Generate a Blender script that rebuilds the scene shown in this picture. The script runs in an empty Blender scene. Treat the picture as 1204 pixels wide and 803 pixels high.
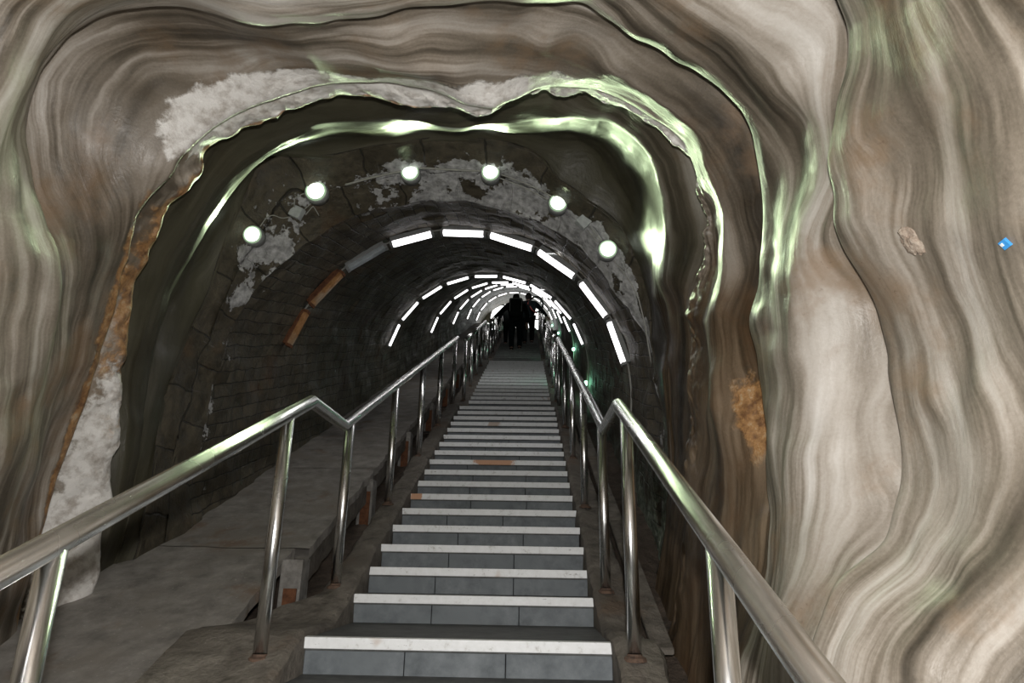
import bpy, bmesh, math, random
import numpy as np
from mathutils import Vector, Matrix
from mathutils.bvhtree import BVHTree
random.seed(7)
SC = bpy.context.scene
COL = SC.collection
PI = math.pi

# ------------------------------------------------------------------ camera
CAM = np.array([.2864, -3.921, .1825])
pit, yaw, rol, FPX = .3132, .0256, .0168, 800.0
fwd = np.array([-math.sin(yaw) * math.cos(pit), math.cos(yaw) * math.cos(pit), math.sin(pit)])
rt = np.array([math.cos(yaw), math.sin(yaw), 0.0])
up = np.cross(rt, fwd)
rt, up = rt * math.cos(rol) + up * math.sin(rol), up * math.cos(rol) - rt * math.sin(rol)


def ray(u, v):
    return fwd + rt * (u - 602) / FPX - up * (v - 401.5) / FPX


def on_y(u, v, y):
    d = ray(u, v)
    return CAM + d * (y - CAM[1]) / d[1]


def on_x(u, v, x):
    d = ray(u, v)
    return CAM + d * (x - CAM[0]) / d[0]


cd = bpy.data.cameras.new('camera')
cam = bpy.data.objects.new('camera', cd)
COL.objects.link(cam)
cd.sensor_width = 36.0
cd.lens = FPX / 1204 * 36.0
cd.clip_start = .02
M = Matrix.Identity(4)
for i in range(3):
    M[i][0], M[i][1], M[i][2], M[i][3] = rt[i], up[i], -fwd[i], CAM[i]
cam.matrix_world = M
SC.camera = cam

RI, GO = .1375, .3252          # riser, going
S = RI / GO
VPU, VPV = 622.0, 332.0


# ------------------------------------------------------------------ numpy noise
def _hash(ix, iy, iz, seed):
    h = (ix * 374761393 + iy * 668265263 + iz * 2147483647 + seed * 1274126177) & 0xffffffff
    h = ((h ^ (h >> 13)) * 1274126177) & 0xffffffff
    h = h ^ (h >> 16)
    return (h & 0xffff) / 65535.0 * 2 - 1


def noise(P, seed=0):
    P = np.asarray(P, float)
    I = np.floor(P).astype(np.int64)
    F = P - I
    F = F * F * F * (F * (F * 6 - 15) + 10)
    r = 0
    for dx in (0, 1):
        for dy in (0, 1):
            for dz in (0, 1):
                w = (F[..., 0] if dx else 1 - F[..., 0]) * (F[..., 1] if dy else 1 - F[..., 1]) * (F[..., 2] if dz else 1 - F[..., 2])
                r = r + w * _hash(I[..., 0] + dx, I[..., 1] + dy, I[..., 2] + dz, seed)
    return r


def fbm(P, octs=4, seed=0, gain=.5):
    a, r, f = 1.0, 0, 1.0
    for o in range(octs):
        r = r + a * noise(P * f + o * 17.3, seed + o)
        a *= gain
        f *= 2.03
    return r


# ------------------------------------------------------------------ object helpers
def link(o, parent=None):
    COL.objects.link(o)
    if parent is not None:
        o.parent = parent
    return o


def tag(o, label=None, cat=None, group=None, kind=None):
    if label: o['label'] = label
    if cat: o['category'] = cat
    if group: o['group'] = group
    if kind: o['kind'] = kind
    return o


def empty(name, loc, label, cat, group=None):
    o = bpy.data.objects.new(name, None)
    o.location = loc
    o.empty_display_size = .05
    link(o)
    return tag(o, label, cat, group)


def finish(bm, name, mat, parent=None, smooth=False, world=True):
    """link a bmesh as one mesh object; geometry is given in world space, parents are unrotated empties"""
    me = bpy.data.meshes.new(name)
    if parent is not None and world:
        off = Vector(parent.location) if parent.parent is None else Vector(parent.location) + Vector(parent.parent.location)
        bmesh.ops.translate(bm, verts=bm.verts, vec=-off)
    bmesh.ops.recalc_face_normals(bm, faces=bm.faces)
    bm.to_mesh(me)
    bm.free()
    if smooth:
        me.polygons.foreach_set('use_smooth', [True] * len(me.polygons))
    me.materials.append(mat)
    return link(bpy.data.objects.new(name, me), parent)


def box(bm, lo, hi, bevel=0, mat=None):
    m = Matrix.Translation([(a + b) / 2 for a, b in zip(lo, hi)]) @ Matrix.Diagonal([b - a for a, b in zip(lo, hi)] + [1])
    if mat is not None: m = mat @ m
    g = bmesh.ops.create_cube(bm, size=1, matrix=m)
    if bevel:
        es = {e for v in g['verts'] for e in v.link_edges}
        bmesh.ops.bevel(bm, geom=list(es), offset=bevel, segments=2, affect='EDGES', profile=.6)


def tube(bm, pts, rad, seg=16, caps=True):
    """swept tube with mitred corners"""
    pts = [Vector(p) for p in pts]
    n = len(pts)
    dirs = [(pts[i + 1] - pts[i]).normalized() for i in range(n - 1)]
    ref = Vector((0, 0, 1)) if abs(dirs[0].z) < .9 else Vector((1, 0, 0))
    side = dirs[0].cross(ref).normalized()
    prev = None
    for i in range(n):
        if i == 0: t = dirs[0]; k = 1; pl = t
        elif i == n - 1: t = dirs[-1]; pl = t
        else:
            t = dirs[i]
            pl = (dirs[i - 1] + dirs[i]).normalized()
        d0 = dirs[max(i - 1, 0)]
        side = (side - d0 * side.dot(d0)).normalized()
        other = d0.cross(side)
        r = rad[i] if isinstance(rad, (list, tuple)) else rad
        ring = []
        for k in range(seg):
            a = 2 * PI * k / seg
            off = side * math.cos(a) * r + other * math.sin(a) * r
            # slide along d0 to lie in the mitre plane
            den = d0.dot(pl)
            s = -off.dot(pl) / den if abs(den) > .2 else 0
            ring.append(bm.verts.new(pts[i] + off + d0 * s))
        if prev:
            for k in range(seg):
                bm.faces.new((prev[k], prev[(k + 1) % seg], ring[(k + 1) % seg], ring[k]))
        elif caps:
            bm.faces.new(ring[::-1])
        prev = ring
    if caps: bm.faces.new(prev)


def lathe(bm, prof, centre, axis, seg=28):
    """profile = [(radius, height along axis)]"""
    q = Vector(axis).normalized().to_track_quat('Z', 'Y')
    prev = None
    for r, h in prof:
        if r <= 1e-6:
            ring = [bm.verts.new(Vector(centre) + q @ Vector((0, 0, h)))]
        else:
            ring = [bm.verts.new(Vector(centre) + q @ Vector((r * math.cos(2 * PI * k / seg), r * math.sin(2 * PI * k / seg), h))) for k in range(seg)]
        if prev:
            for k in range(seg):
                a, b = prev[k % len(prev)], prev[(k + 1) % len(prev)]
                c, d = ring[(k + 1) % len(ring)], ring[k % len(ring)]
                f = []
                for v in (a, b, c, d):
                    if v not in f: f.append(v)
                if len(f) > 2: bm.faces.new(f)
        prev = ring


def grid_mesh(name, G, mat, attrs=None, kind='structure', normals=True, flip=False, cols=None):
    """G: (n,m,3) grid. cols = (a,b) column range kept, normals computed on the whole grid"""
    n, m, _ = G.shape
    N = None
    if normals:
        du = np.gradient(G, axis=0)
        dv = np.gradient(G, axis=1)
        N = np.cross(du, dv)
        N /= np.linalg.norm(N, axis=2, keepdims=True) + 1e-12
        if flip: N = -N
    a, b = cols if cols else (0, m)
    g = G[:, a:b]
    mm = b - a
    idx = np.arange(n * mm).reshape(n, mm)
    q = np.stack([idx[:-1, :-1], idx[1:, :-1], idx[1:, 1:], idx[:-1, 1:]], -1).reshape(-1, 4)
    if flip: q = q[:, ::-1]
    me = bpy.data.meshes.new(name)
    me.vertices.add(n * mm)
    me.vertices.foreach_set('co', g.reshape(-1).astype(np.float32))
    me.loops.add(q.size)
    me.loops.foreach_set('vertex_index', q.reshape(-1).astype(np.int32))
    me.polygons.add(len(q))
    me.polygons.foreach_set('loop_start', np.arange(0, q.size, 4, dtype=np.int32))
    me.polygons.foreach_set('use_smooth', np.ones(len(q), bool))
    me.update(calc_edges=True)
    me.validate()
    for k, A in (attrs or {}).items():
        at = me.attributes.new(k, 'FLOAT', 'POINT')
        at.data.foreach_set('value', A[:, a:b].reshape(-1).astype(np.float32))
    if N is not None:
        me.normals_split_custom_set_from_vertices(N[:, a:b].reshape(-1, 3).tolist())
    me.materials.append(mat)
    o = bpy.data.objects.new(name, me)
    link(o)
    if kind: o['kind'] = kind
    return o


# ------------------------------------------------------------------ materials
class NT:
    def __init__(s, name):
        s.m = bpy.data.materials.new(name)
        s.m.use_nodes = True
        s.t = s.m.node_tree
        s.b = s.t.nodes['Principled BSDF']

    def n(s, typ, **kw):
        nd = s.t.nodes.new(typ)
        for k, v in kw.items():
            if k in nd.inputs.keys():
                s.put(nd.inputs[k], v)
            else:
                setattr(nd, k, v)
        return nd

    def put(s, sock, v):
        if isinstance(v, bpy.types.NodeSocket):
            s.t.links.new(v, sock)
        else:
            sock.default_value = v

    def math(s, op, a, b=0.0, c=None, clamp=False):
        nd = s.t.nodes.new('ShaderNodeMath')
        nd.operation = op
        nd.use_clamp = clamp
        s.put(nd.inputs[0], a)
        s.put(nd.inputs[1], b)
        if c is not None: s.put(nd.inputs[2], c)
        return nd.outputs[0]

    def vmath(s, op, a, b=(0, 0, 0)):
        nd = s.t.nodes.new('ShaderNodeVectorMath')
        nd.operation = op
        s.put(nd.inputs[0], a)
        s.put(nd.inputs[1], b)
        return nd.outputs[0]

    def mix(s, f, a, b, mode='MIX'):
        nd = s.t.nodes.new('ShaderNodeMix')
        nd.data_type = 'RGBA'
        nd.blend_type = mode
        s.put(nd.inputs[0], f)
        s.put(nd.inputs[6], a)
        s.put(nd.inputs[7], b)
        return nd.outputs[2]

    def noise(s, vec, scale, detail=4, rough=.55, dist=0, col=False):
        nd = s.t.nodes.new('ShaderNodeTexNoise')
        s.put(nd.inputs['Vector'], vec)
        s.put(nd.inputs['Scale'], scale)
        nd.inputs['Detail'].default_value = detail
        nd.inputs['Roughness'].default_value = rough
        nd.inputs['Distortion'].default_value = dist
        return nd.outputs['Color' if col else 'Fac']

    def ramp(s, f, stops):
        nd = s.t.nodes.new('ShaderNodeValToRGB')
        cr = nd.color_ramp
        while len(cr.elements) < len(stops): cr.elements.new(.5)
        for e, (p, c) in zip(cr.elements, stops):
            e.position = p
            e.color = (*c, 1) if len(c) == 3 else c
        s.put(nd.inputs[0], f)
        return nd.outputs[0]

    def step(s, f, lo, hi):
        nd = s.t.nodes.new('ShaderNodeMapRange')
        nd.interpolation_type = 'SMOOTHSTEP'
        s.put(nd.inputs[0], f)
        nd.inputs[1].default_value = lo
        nd.inputs[2].default_value = hi
        return nd.outputs[0]

    def pos(s):
        return s.t.nodes.new('ShaderNodeNewGeometry').outputs['Position']

    def attr(s, name):
        nd = s.t.nodes.new('ShaderNodeAttribute')
        nd.attribute_name = name
        return nd.outputs['Fac']

    def bump(s, h, strength=.4, dist=.01):
        nd = s.t.nodes.new('ShaderNodeBump')
        s.put(nd.inputs['Height'], h)
        nd.inputs['Strength'].default_value = strength
        nd.inputs['Distance'].default_value = dist
        s.t.links.new(nd.outputs[0], s.b.inputs['Normal'])

    def set(s, color=None, rough=None, metal=None, spec=None):
        for k, v in (('Base Color', color), ('Roughness', rough), ('Metallic', metal), ('Specular IOR Level', spec)):
            if v is None: continue
            if k == 'Base Color' and isinstance(v, tuple) and len(v) == 3: v = (*v, 1)
            s.put(s.b.inputs[k], v)
        return s


def g(c): return (*c, 1) if len(c) == 3 else c


def mat_salt():
    s = NT('banded_salt')
    P = s.pos()
    w1 = s.vmath('SUBTRACT', s.noise(P, .8, 2, col=True), (.5, .5, .5))
    w2 = s.vmath('SUBTRACT', s.noise(P, 3.2, 3, col=True), (.5, .5, .5))
    # strata follow the folds of the rock: 'strata' holds metres across the beds
    w = s.vmath('ADD', s.vmath('MULTIPLY', w1, (.55, .55, .55)), s.vmath('MULTIPLY', w2, (.05, .05, .05)))
    sp = s.t.nodes.new('ShaderNodeSeparateXYZ')
    s.put(sp.inputs[0], P)
    cb = s.t.nodes.new('ShaderNodeCombineXYZ')
    s.put(cb.inputs[0], sp.outputs[0]); s.put(cb.inputs[1], s.attr('strata')); s.put(cb.inputs[2], sp.outputs[2])
    Q = s.vmath('ADD', cb.outputs[0], w)
    QB = s.vmath('MULTIPLY', Q, (.55, 7.5, .55))
    bands = s.noise(QB, 1.0, 3, .62)
    QF = s.vmath('MULTIPLY', Q, (.9, 27.0, .9))
    fine = s.noise(QF, 1.0, 3, .6)
    big = s.noise(P, 1.6, 3, .5)
    fm = s.step(s.noise(P, 2.0, 3, .55), .40, .60)
    fine = s.math('ADD', .5, s.math('MULTIPLY', s.math('SUBTRACT', fine, .5), s.math('ADD', .12, s.math('MULTIPLY', fm, .95))))
    grain = s.noise(P, 90, 2, .7)
    v = s.math('ADD', s.math('MULTIPLY', bands, .56), s.math('ADD', s.math('MULTIPLY', fine, .34), s.math('MULTIPLY', big, .10)))
    v = s.math('ADD', v, s.math('MULTIPLY', s.math('SUBTRACT', grain, .5), .05))
    c = s.ramp(v, [(.37, (.045, .037, .027)), (.44, (.11, .093, .072)), (.495, (.215, .185, .150)), (.55, (.36, .325, .285)), (.66, (.58, .56, .53))])
    # warm brown dirt in large patches
    dirt = s.step(s.noise(P, 2.3, 5, .62), .50, .68)
    c = s.mix(s.math('MULTIPLY', dirt, .62), c, g((.22, .145, .085)))
    speck = s.step(s.noise(P, 38, 3, .7), .60, .72)
    c = s.mix(s.math('MULTIPLY', speck, s.math('MULTIPLY', dirt, .5)), c, g((.09, .055, .035)))
    # large pale / dark drifts
    drift = s.noise(P, .9, 2)
    c = s.mix(.5, c, s.ramp(drift, [(.35, (.55, .52, .46)), (.65, (1.25, 1.25, 1.25))]), 'MULTIPLY')
    # pocket: dirty salt round the portal, with the recess's shade painted in too
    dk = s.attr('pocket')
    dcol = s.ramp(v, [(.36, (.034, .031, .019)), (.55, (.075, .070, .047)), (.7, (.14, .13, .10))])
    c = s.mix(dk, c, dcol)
    s.dirtmul = s.attr('brown')
    bn = s.step(s.math('ADD', s.dirtmul, s.math('MULTIPLY', s.math('SUBTRACT', s.noise(P, 1.9, 4, .6), .5), .9)), .30, .95)
    c = s.mix(bn, c, s.mix(1.0, c, g((.50, .40, .30)), 'MULTIPLY'))
    # white crust and rust along the broken edge
    cn = s.noise(P, 7.0, 5, .65)
    crust = s.step(s.math('ADD', s.attr('crust'), s.math('MULTIPLY', s.math('SUBTRACT', cn, .5), 1.1)), .40, .56)
    ccol = s.ramp(s.noise(P, 14, 5, .65), [(.33, (.42, .38, .34)), (.55, (.78, .76, .73))])
    c = s.mix(crust, c, ccol)
    rust = s.step(s.math('ADD', s.attr('rust'), s.math('MULTIPLY', s.math('SUBTRACT', s.noise(P, 5.0, 5, .65), .5), 1.4)), .42, .66)
    rcol = s.ramp(s.noise(P, 20, 4, .7), [(.35, (.15, .065, .022)), (.58, (.42, .225, .085)), (.72, (.50, .40, .27))])
    c = s.mix(s.math('MULTIPLY', rust, .85), c, rcol)
    h = s.math('ADD', s.math('MULTIPLY', s.noise(P, 45, 5, .65), .5), s.math('MULTIPLY', s.noise(s.vmath('MULTIPLY', Q, (6, 60, 6)), 1, 3), .5))
    h = s.math('ADD', h, s.math('MULTIPLY', s.math('MULTIPLY', s.noise(P, 28, 5, .7), s.math('MAXIMUM', crust, rust)), 3.0))
    s.bump(h, .32, .012)
    s.set(c, s.ramp(s.noise(P, 9, 3), [(.3, (.34,) * 3), (.7, (.58,) * 3)]), spec=.45)
    return s.m


def mat_masonry(name='dark_masonry', bw=.30, rh=.105, mort=(.018, .016, .014), bump=.6, ms=.006):
    s = NT(name)
    P = s.pos()
    at = s.t.nodes.new('ShaderNodeUVMap')
    uv = at.outputs[0]
    wv = s.vmath('MULTIPLY', s.vmath('SUBTRACT', s.noise(P, 5, 3, col=True), (.5, .5, .5)), (.05, .05, .05))
    br = s.n('ShaderNodeTexBrick', Scale=1.0)
    s.put(br.inputs['Vector'], s.vmath('ADD', uv, wv))
    br.inputs['Color1'].default_value = g((.050, .043, .031))
    br.inputs['Color2'].default_value = g((.085, .074, .056))
    br.inputs['Mortar'].default_value = g(mort)
    br.inputs['Mortar Size'].default_value = ms
    br.inputs['Mortar Smooth'].default_value = .6
    br.inputs['Brick Width'].default_value = bw
    br.inputs['Row Height'].default_value = rh
    c = br.outputs['Color']
    n1 = s.noise(P, 12, 5, .7)
    c = s.mix(.8, c, s.ramp(n1, [(.3, (.45, .45, .42)), (.7, (1.7, 1.65, 1.5))]), 'MULTIPLY')
    st = s.noise(s.vmath('MULTIPLY', uv, (14, 2.0, 1)), 1.0, 4, .7)
    streak = s.step(st, .64, .72)
    c = s.mix(s.math('MULTIPLY', streak, .55), c, g((.17, .165, .16)))
    rusty = s.step(s.noise(P, 1.7, 4, .6), .60, .72)
    c = s.mix(s.math('MULTIPLY', rusty, .35), c, g((.12, .06, .025)))
    pl = s.attr('plaster')
    pn = s.noise(P, 4.6, 6, .66)
    pm = s.step(s.math('ADD', pl, s.math('MULTIPLY', s.math('SUBTRACT', pn, .5), 2.6)), .56, .62)
    pc = s.ramp(s.noise(P, 18, 5, .65), [(.35, (.24, .24, .24)), (.65, (.60, .60, .61))])
    c = s.mix(pm, c, pc)
    moss = s.attr('moss')
    mm = s.step(s.math('ADD', moss, s.math('MULTIPLY', s.math('SUBTRACT', s.noise(P, 6, 5, .65), .5), 1.6)), .5, .75)
    c = s.mix(s.math('MULTIPLY', mm, .8), c, s.ramp(s.noise(P, 25, 4), [(.4, (.06, .085, .06)), (.65, (.27, .31, .26))]))
    h = s.math('ADD', s.math('MULTIPLY', br.outputs['Fac'], -1.0), s.math('MULTIPLY', n1, 1.6))
    s.bump(s.math('ADD', h, s.math('MULTIPLY', pm, .6)), bump, .016)
    s.set(c, s.ramp(n1, [(.3, (.42,) * 3), (.7, (.8,) * 3)]), spec=.4)
    return s.m


def mat_rough(name, c0, c1, c2=None, scale=14, bump=.5, rough=.85, dist=.012, rust=0, bright=0):
    s = NT(name)
    P = s.pos()
    n = s.noise(P, scale, 6, .68)
    c = s.ramp(n, [(.3, c0), (.68, c1)])
    if c2: c = s.mix(s.step(s.noise(P, 2.1, 4), .48, .66), c, g(c2))
    if rust:
        c = s.mix(s.math('MULTIPLY', s.step(s.noise(P, 1.9, 5, .65), .56, .68), rust), c, g((.17, .085, .035)))
    if bright:
        c = s.mix(s.math('MULTIPLY', s.step(s.noise(P, 60, 2, .6), .66, .72), bright), c, g((.45, .43, .40)))
    s.bump(s.math('ADD', n, s.math('MULTIPLY', s.noise(P, scale * 5, 3), .3)), bump, dist)
    s.set(c, rough, spec=.35)
    return s.m


def mat_plain(name, c, rough=.5, metal=0, emit=None, strength=0, spec=.5):
    s = NT(name)
    P = s.pos()
    n = s.noise(P, 30, 4, .6)
    lo = tuple(x * .8 for x in c)
    hi = tuple(min(1, x * 1.12) for x in c)
    s.set(s.ramp(n, [(.3, lo), (.7, hi)]), rough, metal, spec)
    if emit:
        s.b.inputs['Emission Color'].default_value = g(emit)
        s.b.inputs['Emission Strength'].default_value = strength
    return s.m


def mat_steel():
    s = NT('brushed_stainless')
    P = s.pos()
    n = s.noise(P, 5.0, 2)
    s.set(s.ramp(s.noise(P, 8, 4), [(.3, (.66, .66, .65)), (.7, (.82, .82, .82))]), s.ramp(n, [(.3, (.20,) * 3), (.7, (.29,) * 3)]), 1.0)
    return s.m


def mat_nosing():
    s = NT('white_nosing_strip')
    P = s.pos()
    n = s.noise(P, 22, 5, .7)
    c = s.ramp(n, [(.26, (.45, .44, .42)), (.42, (.76, .78, .79)), (.7, (.84, .86, .88))])
    sc = s.step(s.noise(s.vmath('MULTIPLY', P, (9, 30, 30)), 1.6, 5, .75), .63, .70)
    c = s.mix(s.math('MULTIPLY', sc, .75), c, g((.13, .12, .11)))
    r = s.step(s.noise(P, 3.1, 3, .6), .66, .73)
    c = s.mix(s.math('MULTIPLY', r, .6), c, g((.36, .18, .06)))
    # the one broad rust stain on the ninth step and the corner of the sixth
    for cx, cy, rx, ry in ((-.03, GO * 8, .20, .09), (-.60, GO * 5, .05, .08), (.08, -GO * 2.5, .07, .07)):
        q = s.vmath('DIVIDE', s.vmath('SUBTRACT', P, (cx, cy, cy * S)), (rx, ry, ry))
        ln = s.t.nodes.new('ShaderNodeVectorMath')
        ln.operation = 'LENGTH'
        s.put(ln.inputs[0], q)
        k = s.step(s.math('SUBTRACT', s.math('ADD', 1.0, s.math('MULTIPLY', s.noise(P, 25, 4, .7), .9)), ln.outputs['Value']), .35, .62)
        c = s.mix(s.math('MULTIPLY', k, .85), c, g((.50, .20, .05)))
    s.bump(n, .15, .004)
    s.set(c, .5)
    return s.m


SALT = mat_salt()
MASON = mat_masonry()
PORTM = mat_masonry('portal_rubble', .42, .27, (.030, .027, .022), .8, .008)
STEEL = mat_steel()
NOSE = mat_nosing()
NOSE2 = mat_rough('worn_grey_nosing', (.12, .125, .12), (.20, .205, .20), scale=18, bump=.2)
TILE = mat_rough('slate_blue_tile', (.075, .088, .098), (.175, .195, .21), (.13, .148, .16), scale=9, bump=.25, rough=.6, dist=.004)
TREAD = mat_rough('dark_worn_tread', (.035, .037, .036), (.105, .108, .105), scale=11, bump=.35, rough=.6, dist=.005)
CONC = mat_rough('dark_concrete', (.075, .066, .055), (.20, .18, .155), (.12, .105, .088), scale=10, bump=.9, dist=.02, rust=.25)
SLABM = mat_rough('ramp_concrete', (.16, .15, .137), (.34, .32, .295), (.235, .215, .19), scale=7, bump=.5, rough=.8, dist=.010, rust=.5, bright=.5)
PALE = mat_rough('pale_chipped_block', (.14, .13, .12), (.33, .32, .30), (.10, .085, .07), scale=12, bump=.8)
RUSTM = mat_rough('rusted_iron', (.075, .030, .016), (.20, .085, .040), scale=26, bump=.7)
BASEM = mat_rough('rust_stained_base', (.05, .035, .028), (.16, .10, .07), scale=40, bump=.6)
GROUND = mat_rough('brown_earth', (.045, .034, .026), (.115, .088, .068), scale=12, bump=1.0, dist=.02)
DARKM = mat_plain('black_metal', (.03, .03, .03), .5, .3)
GREYM = mat_plain('grey_painted_metal', (.30, .31, .31), .5, .2)
BOXM = mat_plain('pale_grey_plastic', (.50, .53, .53), .45)
CABLE = mat_plain('grey_cable', (.36, .36, .33), .6)
ORNG = mat_rough('orange_corroded_cover', (.26, .12, .04), (.50, .27, .12), (.42, .36, .28), scale=20, bump=.5)
OFFC = mat_plain('unlit_grey_diffuser', (.38, .42, .45), .4)
TUBEON = mat_plain('lit_tube_diffuser', (.9, .9, .9), .4, 0, (1, .97, .98), 3.2)
LENS = mat_plain('lit_lamp_glass', (.9, .95, .9), .3, 0, (.88, 1, .84), 2.6)
GLASSR = mat_plain('frosted_lamp_rim', (.42, .50, .42), .35, 0, (.55, .85, .5), .35)
GREENL = mat_plain('green_lamp_glass', (.4, .9, .6), .3, 0, (.45, 1, .68), 5.0)
WOODB = mat_plain('tan_board', (.36, .27, .14), .7)
BLUE = mat_plain('bright_blue_enamel', (.05, .30, .70), .4)
WHITEP = mat_plain('white_enamel', (.75, .78, .8), .4)
WALLP = mat_rough('end_wall_plaster', (.30, .27, .21), (.48, .44, .36), scale=8, bump=.3)
DAY = mat_plain('daylit_pane', (.9, .9, .9), .5, 0, (.98, 1, .98), 2.4)

# ------------------------------------------------------------------ tunnel lining (vault)
_vy = [.95, 2.08, 6.45, 10.46, 14.5, 18.6, 22.7, 25.3]
_vx = [-.42, -.41, -.39, -.34, -.31, -.30, -.30, -.30]
_vd = [.90, .78, .36, .25, .18, .08, -.25, -.85]


def vc(y):
    return np.interp(y, _vy, _vx), np.interp(y, _vy, _vd) + S * y


VR = 1.65
NV = 200
# section parameter: left wall up, arch, right wall down
sec = []
for t in np.linspace(0, 1, NV):
    L = 1.15
    tot = 2 * L + PI
    d = t * tot
    if d < L: sec.append((-1.0, -(L - d)))
    elif d < L + PI:
        a = PI - (d - L)
        sec.append((math.cos(a), math.sin(a)))
    else: sec.append((1.0, -(d - L - PI)))
sec = np.array(sec) * VR
ys = np.concatenate([np.linspace(.93, 6, 260), np.linspace(6, 25.2, 340)[1:]])
G = np.zeros((len(ys), NV, 3))
for i, y in enumerate(ys):
    cx, cz = vc(y)
    G[i, :, 0] = cx + sec[:, 0]
    G[i, :, 1] = y
    G[i, :, 2] = cz + sec[:, 1]
nr = np.stack([sec[:, 0], 0 * sec[:, 0], np.maximum(sec[:, 1], 0)], -1)
nr /= np.linalg.norm(nr, axis=1, keepdims=True) + 1e-9
# individual stones: blocky displacement
arc = np.linspace(0, 1, NV) * (2 * 1.15 + PI) * VR
U, V = np.meshgrid(ys * 1.086, arc, indexing='ij')
row = np.floor(V / .21)
colm = np.floor(U / .60 + (row % 2) * .5)
blk = _hash(row.astype(np.int64), colm.astype(np.int64), 0, 5)
rough = fbm(G * 3.0, 4, 3)
disp = .012 * blk + .018 * rough
big = np.clip((2.2 - G[..., 1]) / 1.2, 0, 1)
disp = disp + big * .03 * noise(G * 5, 8)
G = G + nr[None] * disp[..., None]
UVv = np.stack([U, V], -1)
moss = np.clip(1 - np.abs(V - arc[-1] + .9) / 1.2, 0, 1) * np.clip((10 - U) / 5, 0, 1) * .85 + .0 * U
plast = np.clip(1.25 - (U - 1.0) / .25, 0, 1) * .35
h0 = int(NV * .5)
vaults = []
VGRID = G


def add_uv(o, UVg, cols):
    me = o.data
    uvl = me.uv_layers.new(name='UVMap')
    vi = np.empty(len(me.loops), np.int32)
    me.loops.foreach_get('vertex_index', vi)
    uv = UVg[:, cols[0]:cols[1]].reshape(-1, 2)[vi]
    uvl.data.foreach_set('uv', uv.reshape(-1).astype(np.float32))


for nm, c in (('wall_tunnel_left', (0, 62)), ('ceiling_tunnel', (61, 139)), ('wall_tunnel_right', (138, NV))):
    o = grid_mesh(nm, G, MASON, {'moss': moss, 'plaster': plast}, cols=c)
    add_uv(o, UVv, c)
    vaults.append(o)

# ------------------------------------------------------------------ salt cave
VPd = ray(VPU, VPV)


class Ring:
    """closed-at-top contour round the tunnel axis: w(theta) metres off the axis, D(theta) metres ahead"""

    def __init__(s, pts, D=None):
        a, w, d = [], [], []
        for p in pts:
            u, v, dd = p if len(p) == 3 else (p[0], p[1], D)
            x, z = (u - VPU), (VPV - v)
            th = math.atan2(x, -z) % (2 * PI)      # 0 = down, grows to the right... use left-going
            th = (2 * PI - th) % (2 * PI)          # 0 down, 90 left, 180 up, 270 right
            a.append(th)
            w.append(math.hypot(x, z) * dd / FPX)
            d.append(dd)
        k = np.argsort(a)
        s.a = np.array(a)[k]
        s.w = np.array(w)[k]
        s.d = np.array(d)[k]

    def sample(s, th):
        w = np.interp(th, s.a, s.w)
        d = np.interp(th, s.a, s.d)
        # outside the traced range go on straight down at constant sideways distance
        lo = th < s.a[0]
        w[lo] = s.w[0] * math.sin(s.a[0]) / np.sin(th[lo])
        hi = th > s.a[-1]
        w[hi] = s.w[-1] * math.sin(s.a[-1]) / np.sin(th[hi])
        return w, d


class WRing:
    def __init__(s, tw, D):
        s.a = np.radians([t for t, _ in tw])
        s.w = np.array([w for _, w in tw])
        s.D = D

    def sample(s, th):
        w = np.interp(th, s.a, s.w)
        lo, hi = th < s.a[0], th > s.a[-1]
        w[lo] = s.w[0] * math.sin(s.a[0]) / np.sin(th[lo])
        w[hi] = s.w[-1] * math.sin(s.a[-1]) / np.sin(th[hi])
        return w, np.full_like(th, s.D)


NT_ = 760
TH = np.radians(np.linspace(17, 343, NT_))


def smooth(x, k):
    if k < 1: return x
    r = int(3 * k)
    ker = np.exp(-.5 * (np.arange(-r, r + 1) / k) ** 2)
    ker /= ker.sum()
    return np.convolve(np.pad(x, r, mode='edge'), ker, 'valid')


gauge = lambda D: WRing([(45, 2.5), (60, 2.25), (90, 2.0), (120, 1.75), (150, 1.25), (180, 1.05), (210, 1.1), (235, 1.25), (270, 1.3), (300, 1.35), (330, 1.75)], D)
seq = []      # (ring, smoothing, overhang fn or None, flags)
seq.append((gauge(-1.6), 8, None))
seq.append((gauge(-.4), 8, None))
seq.append((gauge(.55), 8, None))
seq.append((WRing([(45, 2.5), (60, 2.2), (90, 1.85), (120, 1.6), (150, 1.2), (180, 1.0), (210, 1.05), (235, 1.2), (270, 1.22), (300, 1.32), (330, 1.7)], 1.25), 8, None))
# N : nearest fold (outside the frame but on the right)
seq.append((Ring([(-400, 1000, 2.0), (-160, 700, 2.05), (-120, 500, 2.05), (-100, 300, 2.1), (-70, 130, 2.05), (-50, 0, 2.0), (40, -70, 1.95), (200, -100, 1.9), (400, -90, 1.85),
                  (600, -90, 1.8), (760, -90, 1.8), (900, -70, 1.85), (975, -30, 1.9), (1003, 30, 1.95), (1000, 100, 2.0), (982, 170, 2.05), (990, 270, 2.1), (1040, 360, 2.15),
                  (1056, 450, 2.1), (1066, 560, 2.0), (1048, 640, 1.95), (1000, 700, 1.9), (972, 770, 1.85), (950, 860, 1.8)]), 3, 'N'))
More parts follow.
